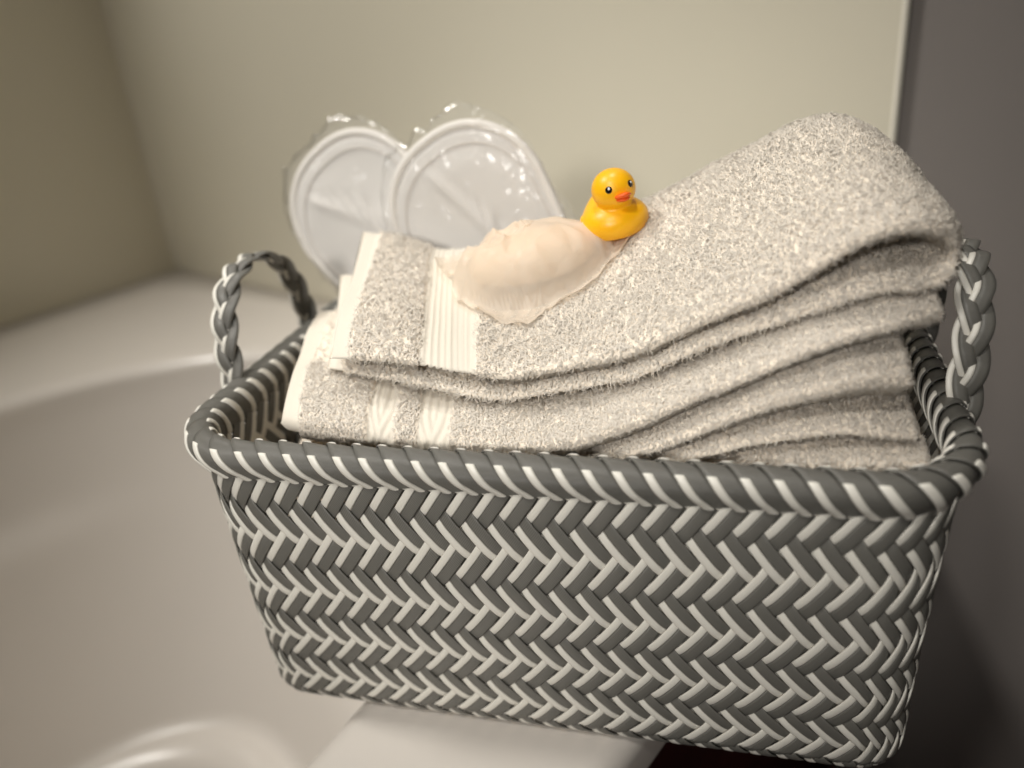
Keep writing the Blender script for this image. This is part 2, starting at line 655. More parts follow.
# base: woven flat panel
def basemesh():
    n = 88
    u = np.arange(n)
    Vs = []
    for q in (1.0, .97, .5, .02):
        P, _ = rrect_var(u, np.full(n, A_B - .015), np.full(n, B_B - .015), np.full(n, .02))
        Vs.append(np.column_stack([P * q, np.full(n, .0012 if q > .9 else .0018)]))
    for q in (.02, .5, .97, 1.0):
        Vs.append(np.column_stack([P * q, np.full(n, .0042)]))
    V = np.concatenate(Vs)
    return V, grid_faces(8, n, False, True)
V, F = basemesh()
mesh('base', V, F, [M['grey']], parent=basket, uv=V[:, :2] * 60)

# rim: strands wrapped over a rolled core
RR = .0088
RZc = HT - .0025
def rim_center(u):
    return rrect_var(u, np.full(np.shape(u), A_T), np.full(np.shape(u), B_T), np.full(np.shape(u), .044))


def rim():
    Vs, Fs, Ms, Us = [], [], [], []
    off = 0
    uu = np.linspace(0, NC, 353)[:-1]
    P, Nn = rim_center(uu)
    th_ = np.linspace(0, 2 * np.pi, 12, endpoint=False)
    ring = np.concatenate([P[:, None, :] + Nn[:, None, :] * (np.cos(th_) * .0070)[None, :, None], np.broadcast_to((RZc + np.sin(th_) * .0070)[None, :, None], (len(uu), 12, 1))], -1)
    Vs.append(ring.reshape(-1, 3)); f = grid_faces(len(uu), 12, True, True); Fs.append(f); Ms.append(np.full(len(f), 2)); Us.append(np.zeros((len(uu) * 12, 2)))
    off = len(uu) * 12
    # cross-section of the wrap: up the outside face, over the top, down the inside (offset from the wall, height)
    ctl = np.array([(.0030, -.0132), (.0052, -.0095), (.0078, -.0050), (.0088, 0), (.0076, .0046), (.0044, .0079), (0, .0090), (-.0044, .0079), (-.0076, .0046), (-.0086, -.001), (-.0070, -.0075), (-.0030, -.0150)])
    prof, ps = catmull(ctl, 40)
    dp = np.gradient(prof, axis=0)
    pn = np.stack([-dp[:, 1], dp[:, 0]], -1) * -1
    pn /= np.linalg.norm(pn, axis=1)[:, None]
    sl_ = np.concatenate([[0], np.cumsum(np.linalg.norm(np.diff(prof, axis=0), axis=1))])
    for i in range(NC):
        for part, (l0, l1) in enumerate(((.0, .32), (-.04, 1.03))):
            lat = np.linspace(l0, l1, 6)
            # each strap overlaps the tail of its neighbour like a shingle
            lift = .0012 - .0017 * np.clip((lat + .04) / 1.07, 0, 1) ** 1.3
            if part == 0:
                lift = .0015 + .0004 * np.sin(np.pi * (lat - l0) / (l1 - l0))
            SL, LA = np.meshgrid(sl_, lat, indexing='ij')
            u = i + LA - 1.12 * SL / .026 + .10
            lf = np.broadcast_to(lift[None, :], SL.shape).copy()
            if part == 0:      # the white tape dips under the grey at the crest
                lf -= .0042 * np.clip((SL - .0215) / .002, 0, 1) * np.clip((.0340 - SL) / .002, 0, 1)
            C, N2 = rim_center(u)
            def pt(h):
                off_ = (prof[:, 0] - .001 * np.sign(prof[:, 0]) * 0)[:, None] + pn[:, 0][:, None] * h
                zz = prof[:, 1][:, None] + pn[:, 1][:, None] * h
                return np.concatenate([C + N2 * off_[..., None], (RZc + zz)[..., None]], -1)
            top = pt(lf - .0010)
            bot = pt(lf - .0020)
            ring = np.concatenate([top, bot[:, ::-1]], 1)
            n, kk = ring.shape[:2]
            Vs.append(ring.reshape(-1, 3))
            f = grid_faces(n, kk, False, True, off)
            Fs.append(f); Ms.append(np.full(len(f), 1 if part == 0 else 0))
            lu = np.concatenate([lat, lat[::-1]])
            Us.append(np.stack(np.broadcast_arrays(sl_[:, None] * 260, lu[None, :]), -1).reshape(-1, 2))
            off += n * kk
    return np.concatenate(Vs), np.concatenate(Fs), np.concatenate(Ms), np.concatenate(Us)


V, F, mi, U = rim()
mesh('rim', V, F, [M['grey'], M['white'], M['dark']], mi, basket, uv=U)


# handles: three flat straps braided, bent to an arch
def handle(sx, hs=.052, hh=.067, lean=.004):
    t = np.linspace(0, 1, 200)
    an = np.pi * t
    y = -hs * np.sign(np.cos(an)) * np.abs(np.cos(an)) ** .85
    z = HT - .012 + (hh + .012) * np.sin(an) ** .8
    x = sx * (A_T + .006 + lean * np.sin(an))
    C = np.stack([x, y, z], -1)
    T = np.gradient(C, axis=0)
    T /= np.linalg.norm(T, axis=1)[:, None]
    outw = np.array([sx, 0, 0.0])
    D = np.broadcast_to(outw, T.shape) - T * (T @ outw)[:, None]
    D /= np.linalg.norm(D, axis=1)[:, None]    # across the belt
    O_ = np.cross(D, T)
    O_ *= np.sign((O_ * (C - np.array([0, 0, HT - .01]) * 1.0 - np.array([sx * A_T, 0, 0]))).sum(1))[:, None]
    arc = np.concatenate([[0], np.cumsum(np.linalg.norm(np.diff(C, axis=0), axis=1))])
    per = .062
    Vs, Fs, Ms = [], [], []
    Us = []
    off = 0
    for k in range(3):
        ph = 2 * np.pi * (arc / per) + 2 * np.pi * k / 3
        latc = .0046 * np.sin(ph)
        dep = .0019 * np.sin(2 * ph)
        ctr = C + D * latc[:, None] + O_ * dep[:, None]
        TT = np.gradient(ctr, axis=0)
        TT /= np.linalg.norm(TT, axis=1)[:, None]
        nn = O_ - TT * (O_ * TT).sum(1)[:, None]
        nn /= np.linalg.norm(nn, axis=1)[:, None]
        ww = np.cross(TT, nn)
        for part, (l0, l1) in enumerate(((-.0048, -.0020), (-.0020, .0048))):
            lat = np.linspace(l0, l1, 4)
            arch = .0006 * (1 - (lat / .0048) ** 2)
            top = ctr[:, None] + ww[:, None] * lat[None, :, None] + nn[:, None] * (arch + .0006)[None, :, None]
            bot = ctr[:, None] + ww[:, None] * lat[None, ::-1, None] - nn[:, None] * (arch[::-1] + .0006)[None, :, None]
            ring = np.concatenate([top, bot], 1)
            n, kk = ring.shape[:2]
            Vs.append(ring.reshape(-1, 3))
            f = grid_faces(n, kk, False, True, off)
            Fs.append(f); Ms.append(np.full(len(f), 1 if part == 0 else 0))
            Us.append(np.stack(np.broadcast_arrays(arc[:, None] * 150, np.concatenate([lat, lat[::-1]])[None, :]), -1).reshape(-1, 2))
            off += n * kk
    return np.concatenate(Vs), np.concatenate(Fs), np.concatenate(Ms), np.concatenate(Us)


for sx in (-1, 1):
    V, F, mi, U = handle(sx)
    mesh('handle', V, F, [M['grey'], M['white']], mi, basket, uv=U)

# ------------------------------------------------------------------ towels
def noise_arr(P, scale, seed=0):
    return np.array([noise.noise(Vector((p[0] * scale + seed, p[1] * scale + 3.1 * seed, p[2] * scale))) for p in P.reshape(-1, 3)]).reshape(P.shape[:-1])


def slab(stations, ns=200, nw=34, nt=10, mid_bulge=None, edge_pow=4, wav=.0015, seed=0):
    """stations: rows of (near xyz, far xyz, thickness [, mid dz]). returns grid of positions, normals, arc coordinate"""
    st = np.array([[*a, *b, th, *(x or [0])] if False else [*a, *b, th, dz] for a, b, th, dz in stations])
    Q, s = catmull(st, ns)
    near, far, th, dz = Q[:, 0:3], Q[:, 3:6], Q[:, 6], Q[:, 7]
    # rounded cross-section: angle t around a super-ellipse
    tt = np.concatenate([np.linspace(-1, 1, nw), np.linspace(1, -1, nw)[1:-1]])
    sg = np.concatenate([np.ones(nw), -np.ones(nw - 2)])
    # cluster samples near the rounded edges
    ww = np.sin(tt * np.pi / 2) * .55 + tt * .45
    hh = sg * (1 - np.abs(ww) ** edge_pow) ** .5
    f = (ww + 1) / 2
    ctr = near[:, None] * (1 - f)[None, :, None] + far[:, None] * f[None, :, None]
    ctr = ctr + np.array([0, 0, 1.0]) * (dz[:, None] * (1 - ww ** 2)[None, :])[..., None]
    ctr[..., 2] += wav * noise_arr(ctr * np.array([1, 1, .3]), 22, seed)
    Ts = np.gradient(ctr, axis=0)
    Tw = (far - near)[:, None] * np.ones((1, len(ww), 1))
    n = np.cross(Ts, Tw)
    n /= np.linalg.norm(n, axis=-1)[..., None] + 1e-12
    # taper thickness at the two ends
    arc = np.concatenate([[0], np.cumsum(np.linalg.norm(np.diff(ctr[:, nw // 2], axis=0), axis=1))])
    L = arc[-1]
    endt = lambda d: np.sqrt(np.clip(1 - (1 - np.clip(d / .004, 0, 1)) ** 2, .02, 1))
    tp = np.minimum(endt(arc), endt(L - arc))
    P = ctr + n * (hh[None, :] * (th / 2 * tp)[:, None])[..., None]
    return P, arc, L, ww, hh


def grid_normals(P):
    du = np.gradient(P, axis=0)
    dv = np.roll(P, -1, 1) - np.roll(P, 1, 1)
    n = np.cross(du, dv)
    return n / (np.linalg.norm(n, axis=-1)[..., None] + 1e-12)


def tufts(P, Nn, mask, count, length, width=.0004, lean=1.0, seed=0, dirbias=(0, 0, 0)):
    """curled cotton loops scattered over a closed grid surface; mask = per-vertex density"""
    r = np.random.default_rng(seed)
    n, k = P.shape[:2]
    A = P[:-1]; B = P[1:]
    A2 = np.roll(A, -1, 1); B2 = np.roll(B, -1, 1)
    area_ = np.linalg.norm(np.cross(B - A, A2 - A), axis=-1)
    dm = (mask[:-1] + mask[1:]) / 2
    wgt = (area_ * dm).ravel()
    wgt /= wgt.sum()
    idx = r.choice(len(wgt), count, p=wgt)
    a, b = r.random(count)[:, None], r.random(count)[:, None]
    Af, Bf, A2f, B2f = (X.reshape(-1, 3)[idx] for X in (A, B, A2, B2))
    base = (Af * (1 - a) + Bf * a) * (1 - b) + (A2f * (1 - a) + B2f * a) * b
    Nf = Nn[:-1].reshape(-1, 3)[idx]
    rnd = r.normal(size=(count, 3))
    tang = rnd - Nf * (rnd * Nf).sum(1)[:, None]
    tang /= np.linalg.norm(tang, axis=1)[:, None]
    ln = (length * (.6 + .8 * r.random(count)))[:, None]
    db = np.array(dirbias)
    p1 = base + (Nf + tang * lean * .5 + db) * ln * .55
    p2 = base + (Nf * .9 + tang * lean * 1.2 + db * 1.8) * ln
    side = np.cross(tang, Nf)
    base = base - Nf * .0006
    w0, w1 = width, width * .85
    ring = []
    for c, wv in ((base, w0), (p1, w1)):
        for q in (0, 2 * np.pi / 3, 4 * np.pi / 3):
            ring.append(c + side * (wv * math.cos(q)) + tang * (wv * math.sin(q)))
    ring.append(p2 + side * .00025)
    ring.append(p2 - side * .00025)
    V = np.stack(ring, 1).reshape(-1, 3)
    o = np.arange(count)[:, None] * 8
    T = []
    for q in range(3):
        q2 = (q + 1) % 3
        T += [[q, q2, 3 + q2], [q, 3 + q2, 3 + q]]
    T += [[3, 4, 7], [3, 7, 6], [4, 5, 7], [5, 3, 6], [5, 6, 7]]
    # soft loops of yarn shade with the cloth they stand on, each turned a little its own way
    tn = Nf[:, None, :] + np.stack(ring, 1) * 0
    gn = np.stack([ring[q] - (base if q < 3 else p1) for q in range(6)] + [tang * .0003, tang * .0003], 1)
    gn /= np.linalg.norm(gn, axis=-1)[..., None] + 1e-9
    tn = tn + gn * .42 + tang[:, None, :] * .18
    tn = (tn / np.linalg.norm(tn, axis=-1)[..., None]).reshape(-1, 3)
    F = (o[:, None, :] + np.array(T)[None]).reshape(-1, 3)
    return V, F, tn


def towel_mesh(name, label, plies, group='stacked bath towels'):
    """plies: list of dict(P, mask, mat mask, tufts n, length)"""
    root = tag(empty(name, BO, RZ), label, 'towel', group)
    return root


def ply(name, parent, stations, ns=200, nw=34, tuft=0, length=.0026, bands=(), hem=(0, 0), seed=0, wav=.0015, amp=.0006, visible=None, edge_pow=4, rmask=None):
    P, arc, L, ww, hh = slab(stations, ns, nw, seed=seed, wav=wav, edge_pow=edge_pow)
    Nn = grid_normals(P)
    # make normals point outwards
    c = P.mean(axis=1, keepdims=True)
    if ((P - c) * Nn).sum() < 0:
        Nn = -Nn
        flip = True
    else:
        flip = False
    mask = np.ones(P.shape[:2])
    flat = np.zeros(P.shape[:2])
    disp = np.zeros(P.shape[:2])
    if amp:
        disp += amp * noise_arr(P, 210, seed + 5)
        disp += amp * 1.2 * noise_arr(P, 60, seed + 9)
    A_ = arc[:, None] * np.ones((1, P.shape[1]))
    def edge(a0, a1, sfo=.0012):
        return 1 / (1 + np.exp(-(A_ - a0) / sfo * 2)) * 1 / (1 + np.exp((A_ - a1) / sfo * 2))
    if hem[0] > 0:
        e = edge(-.1, hem[0])
        flat = np.maximum(flat, e)
        disp = disp * (1 - e) - .0012 * e + .0012 * np.exp(-((A_ - hem[0]) / .0012) ** 2)
    if hem[1] > 0:
        e = edge(L - hem[1], L + .1)
        flat = np.maximum(flat, e)
        disp = disp * (1 - e) - .0012 * e
    for (a0, a1, kind) in bands:
        e = edge(a0, a1)
        flat = np.maximum(flat, e)
        disp = disp * (1 - e)
        if kind == 'cord':
            per = (a1 - a0) / 9
            wv = np.abs(np.sin((A_ - a0) / per * np.pi)) ** .7
            big = np.exp(-((A_ - (a0 + a1) / 2) / .002) ** 2)
            disp += e * (-.0022 + .0014 * wv + .0006 * big)
        else:
            y_ = P[..., 1] * 1.0 + P[..., 2] * .9
            zz = np.abs(((A_ - a0) / (a1 - a0) * 2) % 2 - 1)
            disp += e * (-.0012 + .0006 * np.sin((y_ + zz * .006) * 2 * np.pi / .0034))
    mask = np.clip(1 - flat * 1.6, 0, 1)
    if rmask is not None:
        mask = mask * rmask(P)
    P = P + Nn * disp[..., None]
    F = grid_faces(P.shape[0], P.shape[1], False, True)
    kk = P.shape[1]
    if flip:
        F = F[:, ::-1]
    fm = (flat[:-1].ravel() > .5).astype(int)
    # end caps
    caps = []
    V = P.reshape(-1, 3)
    tri = []
    n0 = len(V)
    V = np.concatenate([V, P[0].mean(0)[None], P[-1].mean(0)[None]])
    for j in range(kk):
        j2 = (j + 1) % kk
        tri.append((j, j2, n0)); tri.append(((P.shape[0] - 1) * kk + j2, (P.shape[0] - 1) * kk + j, n0 + 1))
    T = np.concatenate([F[:, [0, 1, 2]], F[:, [0, 2, 3]], np.array(tri)])
    mi = np.concatenate([fm, fm, np.full(len(tri), fm[0] if len(fm) else 0)])
    if tuft:
        TV, TF, TN = tufts(P, Nn, mask, tuft, length, seed=seed)
        TF = TF + len(V)
        V = np.concatenate([V, TV])
        T = np.concatenate([T, TF])
        mi = np.concatenate([mi, np.full(len(TF), 2)])
    mi = mi.astype(int)
    o = mesh(name, V, T, [M['terry'], M['hem'], M['pile']], mi, parent)
    if tuft:
        nb = len(V) - len(TN)
        vn = np.concatenate([Nn.reshape(-1, 3), np.zeros((nb - Nn.shape[0] * Nn.shape[1], 3)), TN])
        # leave the cloth itself on its own normals
        cur = np.empty(len(V) * 3, dtype=np.float32)
        o.data.vertices.foreach_get('normal', cur)
        vn[:nb] = cur.reshape(-1, 3)[:nb]
        o.data.normals_split_custom_set_from_vertices(vn.tolist())
    return o, P, Nn


GT = 'bath towels stacked in the basket'
visible_front = lambda P: np.where(P[..., 1] < -.055, 1.0, .12)

# --- top towel: one length folded back under itself at the right, so both plies show on the near side
t1 = tag(empty('bath_towel', BO, RZ), 'thick fluffy white towel topping the pile, duck and wrapped soap on it', 'towel', GT)
up = [
    ((-.121, -.083, .2315), (-.160, .068, .2640), .0130, .001),
    ((-.084, -.085, .2325), (-.124, .068, .2570), .0135, .002),
    ((-.042, -.087, .2290), (-.086, .068, .2510), .0140, .000),
    ((-.004, -.089, .2275), (-.012, .068, .2620), .0150, -.005),
    ((.045, -.088, .2405), (.043, .068, .2810), .0160, -.001),
    ((.083, -.088, .2560), (.093, .068, .3050), .0165, .004),
    ((.118, -.086, .2740), (.126, .068, .3190), .0165, .006),
    ((.150, -.082, .2920), (.146, .068, .3220), .0155, .006),
    ((.174, -.074, .2970), (.160, .068, .3160), .0145, .004),
    ((.189, -.064, .2910), (.172, .068, .3050), .0140, .002),
    ((.194, -.060, .2800), (.176, .068, .2920), .0135, .000),
    ((.188, -.066, .2710), (.168, .068, .2850), .0130, .000),
    ((.160, -.078, .2690), (.145, .068, .2880), .0130, .002),
    ((.118, -.086, .2580), (.125, .068, .2960), .0130, .004),
    ((.083, -.089, .2440), (.092, .068, .2860), .0125, .003),
    ((.043, -.090, .2290), (.043, .068, .2640), .0120, .000),
    ((-.012, -.090, .2155), (-.012, .068, .2450), .0120, -.003),
    ((-.060, -.086, .2190), (-.085, .060, .2340), .0120, .000),
    ((-.131, -.070, .2190), (-.176, .052, .2370), .0130, .000)]
o_t1, P1, N1 = ply('folded_length', t1, up, ns=560, nw=60, tuft=130000, length=.0018, hem=(.014, .014), bands=((.053, .087, 'cord'),), seed=1, wav=.003,
                   rmask=lambda P: np.where(P[..., 1] < -.05, 1.25, 1.0))
bvh1 = BVHTree.FromPolygons([Vector(p) for p in P1.reshape(-1, 3)], grid_faces(P1.shape[0], P1.shape[1], False, True).tolist())


def top_z(x, y, default=.25):
    h = bvh1.ray_cast(Vector((x, y, .6)), Vector((0, 0, -1)))
    return h[0].z if h[0] else default


# --- second towel
t2 = tag(empty('bath_towel', BO, RZ), 'white towel directly beneath the top one, with herringbone woven bands near its left hem', 'towel', GT)
s2 = [
    ((-.152, -.098, .1990), (-.197, .050, .2060), .036, 0),
    ((-.110, -.106, .1960), (-.150, .058, .2070), .038, 0),
    ((-.060, -.108, .1930), (-.085, .060, .2080), .037, 0),
    ((-.005, -.109, .1925), (-.012, .066, .2190), .031, 0),
    ((.045, -.108, .2080), (.043, .066, .2400), .022, 0),
    ((.080, -.106, .2240), (.085, .066, .2560), .018, 0),
    ((.105, -.104, .2350), (.110, .066, .2660), .017, 0),
    ((.138, -.098, .2500), (.135, .066, .2720), .017, 0),
    ((.168, -.086, .2560), (.160, .066, .2680), .019, 0),
    ((.190, -.070, .2540), (.178, .066, .2620), .024, 0)]
ply('folded_length', t2, s2, ns=420, nw=60, tuft=55000, length=.0014, hem=(.016, 0), bands=((.062, .080, 'herr'), (.096, .118, 'herr')), seed=2, wav=.002,
    rmask=visible_front, edge_pow=2.6)

# --- third towel
t3 = tag(empty('bath_towel', BO, RZ), 'white towel third from the top, its fold showing only at the right', 'towel', GT)
s3 = [
    ((-.155, -.095, .1640), (-.190, .060, .1640), .024, 0),
    ((-.080, -.106, .1620), (-.100, .064, .1720), .024, 0),
    ((-.005, -.111, .1680), (-.012, .066, .1820), .020, 0),
    ((.045, -.111, .1920), (.043, .066, .2120), .016, 0),
    ((.090, -.110, .2120), (.090, .066, .2340), .017, 0),
    ((.120, -.107, .2240), (.120, .066, .2440), .022, 0),
    ((.150, -.101, .2310), (.145, .066, .2440), .027, 0),
    ((.176, -.090, .2290), (.170, .066, .2380), .031, 0)]
ply('folded_length', t3, s3, ns=300, nw=50, tuft=32000, length=.0016, seed=3, wav=.002, rmask=lambda P: np.where((P[..., 1] < -.05) & (P[..., 0] > -.02), 1.0, .05), edge_pow=3)

# --- fourth towel: several plies filling the basket
t4 = tag(empty('bath_towel', BO, RZ), 'lowest visible white towel, pale pile lying level with the front rim at the right', 'towel', GT)
s4 = [
    ((-.150, -.098, .1440), (-.175, .060, .1450), .016, 0),
    ((-.040, -.112, .1450), (-.040, .060, .1560), .016, 0),
    ((.020, -.113, .1720), (.020, .060, .1820), .013, 0),
    ((.060, -.113, .1905), (.060, .060, .1990), .013, 0),
    ((.105, -.111, .2035), (.105, .060, .2120), .013, 0),
    ((.150, -.104, .2085), (.150, .060, .2140), .014, 0),
    ((.181, -.094, .2035), (.181, .060, .2080), .015, 0)]
ply('top_fold', t4, s4, ns=280, nw=50, tuft=32000, length=.0016, seed=4, wav=.003, rmask=lambda P: np.where((P[..., 1] < -.03) & (P[..., 0] > 0), 1.0, .05), edge_pow=3)
s5 = [
    ((-.176, -.100, .1250), (-.178, .060, .1260), .019, 0),
    ((-.040, -.114, .1260), (-.040, .060, .1350), .019, 0),
    ((.020, -.114, .1560), (.020, .060, .1660), .019, 0),
    ((.060, -.116, .1760), (.060, .060, .1850), .019, 0),
    ((.105, -.117, .1890), (.105, .060, .1970), .020, 0),
    ((.150, -.113, .1920), (.150, .060, .2000), .020, 0),
    ((.187, -.102, .1870), (.187, .060, .1940), .020, 0)]
ply('middle_fold', t4, s5, ns=240, nw=40, tuft=16000, length=.0016, seed=5, wav=.002, rmask=lambda P: np.where((P[..., 1] < -.08) & (P[..., 0] > 0), 1.0, .03), edge_pow=3)
s6 = [((-.178, -.098, .062), (-.178, .052, .062), .112, 0), ((0, -.104, .064), (0, .052, .064), .116, 0), ((.06, -.104, .082), (.06, .052, .082), .152, 0), ((.178, -.098, .088), (.178, .052, .088), .162, 0)]
ply('lower_folds', t4, s6, ns=120, nw=30, tuft=0, seed=6, wav=.001, edge_pow=6)

# ------------------------------------------------------------------ wrapped soap
sc_x, sc_y = -.021, .004
soap = tag(empty('wrapped_soap', Bm @ Vector((sc_x, sc_y, top_z(sc_x, sc_y))), RZ), 'beige soap in a crinkled frosted plastic wrapper beside the yellow duck', 'soap')
z0s = top_z(sc_x, sc_y)
na_, nr_ = 64, 24
V = []
for i in range(nr_ + 1):
    ph = math.pi * i / nr_
    for j in range(na_):
        a_ = 2 * math.pi * j / na_
        x = .039 * math.sin(ph) ** .8 * math.cos(a_)
        y = .026 * math.sin(ph) ** .8 * math.sin(a_)
        ca, sa = math.cos(.3), math.sin(.3)
        V.append((x * ca - y * sa, x * sa + y * ca, .0155 + .0145 * math.cos(ph) + .12 * x))
V = np.array(V)
o = mesh('soap_bar', V, grid_faces(nr_ + 1, na_, False, True), [M['soap']], parent=soap)
out = np.array([(-.0906, .0256), (-.070, .040), (-.048, .047), (-.02, .050), (.008, .044), (.042, .022), (.0236, -.0159), (.0137, -.0300), (-.006, -.0366), (-.0123, -.0539), (-.0355, -.0431), (-.0708, -.0046)])
oa = np.arctan2(out[:, 1] - sc_y, out[:, 0] - sc_x)
orr = np.hypot(out[:, 1] - sc_y, out[:, 0] - sc_x)
od = np.argsort(oa)
oa, orr = oa[od], orr[od]
oa = np.concatenate([oa[-3:] - 2 * np.pi, oa, oa[:3] + 2 * np.pi])
orr = np.concatenate([orr[-3:], orr, orr[:3]])
nA, nR = 200, 46
V = np.zeros((nR, nA, 3))
for j in range(nA):
    a_ = -math.pi + 2 * math.pi * j / nA
    Rm = np.interp(a_, oa, orr) * (1 + .02 * math.sin(9 * a_))
    # lump radius in this direction
    b_ = a_ - .3
    rl = 1 / math.sqrt((math.cos(b_) / .050) ** 2 + (math.sin(b_) / .036) ** 2)
    for i in range(nR):
        q = i / (nR - 1)
        r_ = Rm * q
        x, y = sc_x + r_ * math.cos(a_), sc_y + r_ * math.sin(a_)
        g = top_z(x, y, z0s)
        cz = z0s + .0335 + .12 * r_ * math.cos(a_)
        k = min(r_ / rl, 1.0)
        dome = (max(0, 1 - k ** 2.6)) ** .5
        z = g + .0022 + (cz - g) * dome
        z = max(z, g + .0022)
        n1 = noise.noise(Vector((x * 60, y * 60, 2.0)))
        n2 = abs(noise.noise(Vector((x * 34 + 5, y * 70, 7.0))))
        # creases radiating into the gathered left tip
        rad_cr = .5 - abs(noise.noise(Vector((math.cos(a_) * 2.6, math.sin(a_) * 2.6, q * 1.6))) ) * 1.6
        n2 = .5 - min(1, abs(noise.noise(Vector((x * 48 + 5 + y * 20, y * 60, 7.0)))) * 2.6) ** .8
        left = max(0, -math.cos(a_)) ** .6
        z += .0016 * n1 * (1 if q > .1 else q * 10) + (.0065 * n2 + .0045 * rad_cr * left) * (.45 + .55 * min(1, q * 1.2)) * (.35 + .9 * left) - .0015
        z = max(z, g + .0020 + .0012 * n1)
        if q > .9:
            z += .0035 * (q - .9) * 10 * (.5 + noise.noise(Vector((x * 90, y * 90, 1))))
        V[i, j] = (x, y, z)
Vw = V.reshape(-1, 3) - np.array([sc_x, sc_y, z0s])
o = mesh('wrapper', Vw, grid_faces(nR, nA, False, True), [M['wrap']], parent=soap)
o['label'] = 'crinkled frosted plastic wrapper'

# ------------------------------------------------------------------ rubber duck
def blob(cx, cy, cz, rx, ry, rz, nu=40, nv=26, fn=None):
    V = []
    for i in range(nv + 1):
        ph = math.pi * i / nv
        for j in range(nu):
            a_ = 2 * math.pi * j / nu
            p = Vector((rx * math.sin(ph) * math.cos(a_), ry * math.sin(ph) * math.sin(a_), rz * math.cos(ph)))
            if fn: p = fn(p)
            V.append((cx + p.x, cy + p.y, cz + p.z))
    return np.array(V), grid_faces(nv + 1, nu, False, True)


dx, dy = .030, .016
dz = top_z(dx, dy)
duck = tag(empty('rubber_duck', Bm @ Vector((dx, dy, dz + .0005)), RZ + math.radians(-63)), 'small yellow rubber duck with orange beak sitting on the top towel', 'duck')
duck.scale = (.80, .80, .80)
duck.rotation_euler = (Matrix.Rotation(math.radians(9), 4, cf * -1) @ Matrix.Rotation(RZ + math.radians(-63), 4, 'Z')).to_euler()
# body with a raised tail, flattened base, and head, fused by a remesh
def bodyfn(p):
    q = p.copy()
    if q.z < -.010: q.z = -.010 - (-.010 - q.z) * .25
    t = max(0, -q.x / .027)
    q.z += .016 * t ** 2.2
    q.y *= 1 - .45 * t ** 2
    return q
V1, F1 = blob(-.003, 0, .0135, .025, .0255, .0165, fn=bodyfn)
V2, F2 = blob(.006, 0, .0375, .0158, .0160, .0150)
V3, F3 = blob(.004, 0, .0260, .0115, .0125, .0090)
V = np.concatenate([V1, V2, V3])
F = np.concatenate([F1, F2 + len(V1), F3 + len(V1) + len(V2)])
body = mesh('body', V, F, [M['duck']], parent=duck)
rm = body.modifiers.new('remesh', 'REMESH')
rm.mode = 'VOXEL'
rm.voxel_size = .0007
rm.use_smooth_shade = True
sm = body.modifiers.new('smooth', 'SMOOTH')
sm.factor = .5
sm.iterations = 14
# wings: soft raised teardrops
for s_ in (-1, 1):
    V, F = blob(-.004, s_ * .0212, .0150, .0095, .0034, .0055, 24, 16, fn=lambda p: Vector((p.x, p.y, p.z + max(0, -p.x) * .35)))
    mesh('wing', V, F, [M['duck']], parent=duck)
# beak: upper and lower lip
V1, F1 = blob(.0225, 0, .0352, .0055, .0062, .0021, 24, 14, fn=lambda p: Vector((p.x, p.y * (1 - .25 * max(0, p.x / .0055)), p.z + .0016 * max(0, p.x / .0055))))
V2, F2 = blob(.0212, 0, .0328, .0046, .0050, .0017, 24, 14)
bk = mesh('beak', np.concatenate([V1, V2]), np.concatenate([F1, F2 + len(V1)]), [M['beak']], parent=duck)
bk['label'] = 'orange beak'
for s_ in (-1, 1):
    a_ = s_ * math.radians(33)
    n = Vector((math.cos(a_) * math.cos(.24), math.sin(a_) * math.cos(.24), math.sin(.24)))
    c = Vector((.006, 0, .0375)) + Vector((n.x * .0154, n.y * .0156, n.z * .0150))
    q = n.to_track_quat('Z', 'Y')
    V, F = blob(0, 0, 0, .0026, .0026, .0009, 20, 10)
    V = np.array([list(q @ Vector(v) + c) for v in V])
    ey = mesh('eye', V, F, [M['eye']], parent=duck)
    V, F = blob(0, 0, .0007, .0009, .0009, .0004, 14, 8)
    V = np.array([list(q @ (Vector(v) + Vector((.0003, .0007, 0))) + c) for v in V])
    mesh('pupil_highlight', V, F, [M['eyew']], parent=ey)

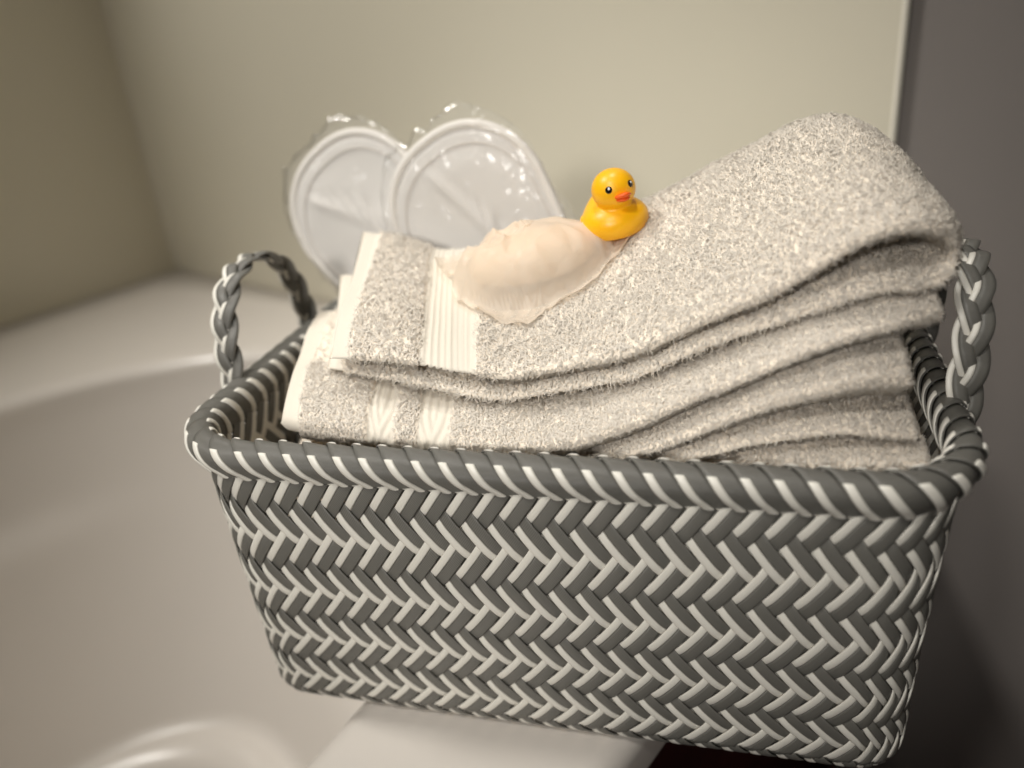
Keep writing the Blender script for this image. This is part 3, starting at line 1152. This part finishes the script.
# ------------------------------------------------------------------ slippers in clear sleeves, behind the towels
def slipper(name, label, ctr, ang_, width, length, y0, k, crease, mirror=1, seed=0):
    """flat slipper: toe centre ctr (x, z), long axis leaning by ang_ from vertical, lying in the plane y = y0 + k (z - .2)"""
    root = tag(empty(name, BO, RZ), label, 'slipper', 'packaged slippers behind the towels')
    ax = np.array([math.sin(ang_), -math.cos(ang_)])       # toe -> heel (x, z)
    px = np.array([ax[1] * -1, ax[0]]) * -1                # across
    nrm = np.array([0, -1.0, k]); nrm /= np.linalg.norm(nrm)

    def place(u, v, h):    # u across, v along from toe centre, h out of plane towards the camera
        x = ctr[0] + px[0] * u + ax[0] * v
        z = ctr[1] + px[1] * u + ax[1] * v
        y = y0 + k * (z - .2)
        return np.stack([x + nrm[0] * h, y + nrm[1] * h, z + nrm[2] * h], -1)

    nA = 120
    t = np.linspace(0, 2 * np.pi, nA, endpoint=False)
    hw = width / 2
    L = length - width
    # outline: round toe, gently waisted, round heel
    def outline(q):
        c, s_ = np.cos(t), np.sin(t)
        v = np.where(s_ > 0, -s_ * hw, -s_ * hw * .85 + L * np.clip(-s_ * 3, 0, 1) ** .8)
        w_ = hw * np.sign(c) * np.abs(c) ** .85
        f = np.clip(v / (L + hw), 0, 1)
        w_ = w_ * (1 - .16 * np.sin(f * np.pi) ** 2 - .14 * f)
        v0 = L * .4
        return w_ * q, v0 + (v - v0) * q
    rings = []
    for q, h in ((.02, -.003), (.6, -.003), (.93, -.003), (.985, -.0015), (.985, .0015), (.93, .0032)):
        u, v = outline(q)
        rings.append(place(u, v, h))
    for q in (.86, .8, .7, .6, .5, .4, .3, .2, .1, .02):
        u, v = outline(q)
        d = (u * crease[0] + v * crease[1] - crease[2])
        h = .0036 - .0034 * np.exp(-(d / .0014) ** 2) + .0026 * np.exp(-((d - .004) / .004) ** 2) + .0010 * np.sin(u * 60 + v * 40 + seed)
        if q == .86: h = h * 0 + .0026
        rings.append(place(u, v, h))
    V = np.concatenate(rings)
    mesh('sole', V, grid_faces(len(rings), nA, False, True), [M['slip']], parent=root)
    u, v = outline(1.0)
    V, F = tube(place(u, v, 0), .0036, 10, True)
    pp = mesh('piping', V, F, [M['piping']], parent=root)
    pp['label'] = 'white bound edge'
    u, v = outline(.88)
    V, F = tube(place(u, v, .0030), .0005, 6, True)
    mesh('stitching', V, F, [M['thread']], parent=root)
    # toe cap fabric folded flat; its free edge is the diagonal line across the slipper
    nu, nv = 40, 24
    g = np.zeros((nv, nu, 3))
    # clear sleeve, front and back film, crinkled
    mw = hw + .0035
    nu, nv = 90, 130
    uu = np.linspace(-mw, mw, nu)
    vv = np.linspace(-hw - .009, L + hw + .006, nv)
    Us, Vs_ = np.meshgrid(uu, vv, indexing='xy')
    parts = []
    for sgn in (1, -1):
        e = np.clip(1 - (np.abs(Us) / mw) ** 6, 0, 1) ** .5 * np.clip((Vs_ - vv[0]) / .012, 0, 1) ** .5
        nz = np.array([noise.noise(Vector((a * 55 + seed, b * 55, sgn * 3.0))) + .5 * noise.noise(Vector((a * 140 + seed, b * 140, 1.0))) for a, b in zip(Us.ravel(), Vs_.ravel())]).reshape(Us.shape)
        top_ = np.clip((-Vs_ - hw * .25) / (hw * .85), 0, 1)
        jag = (1 - .42 * top_ ** 2.2) * (1 + .05 * nz)
        hgt = sgn * (.0056 * e + .0004) + nz * .0022 * (1.2 - e * .6)
        hgt = np.where(sgn > 0, np.maximum(hgt, .0004), np.minimum(hgt, -.0004))
        parts.append(place(Us * jag, Vs_ * 1.0 + .005 * nz, hgt).reshape(-1, 3))
    F = np.concatenate([grid_faces(nv, nu), grid_faces(nv, nu, off=nu * nv)[:, ::-1]])
    sl = mesh('plastic_sleeve', np.concatenate(parts), F, [M['sleeve']], parent=root)
    sl['label'] = 'clear crinkled plastic sleeve'
    return root


slipper('slipper', 'white slipper in a clear sleeve, leaning out at the left back corner', (-.187, .266), math.radians(36), .112, .225, .110, .22, (.78, .63, -.003), seed=1)
slipper('slipper', 'white slipper in a clear sleeve, standing behind the wrapped soap and overlapping its twin', (-.088, .268), math.radians(31), .118, .240, .089, .15, (.96, .29, -.006), seed=4)
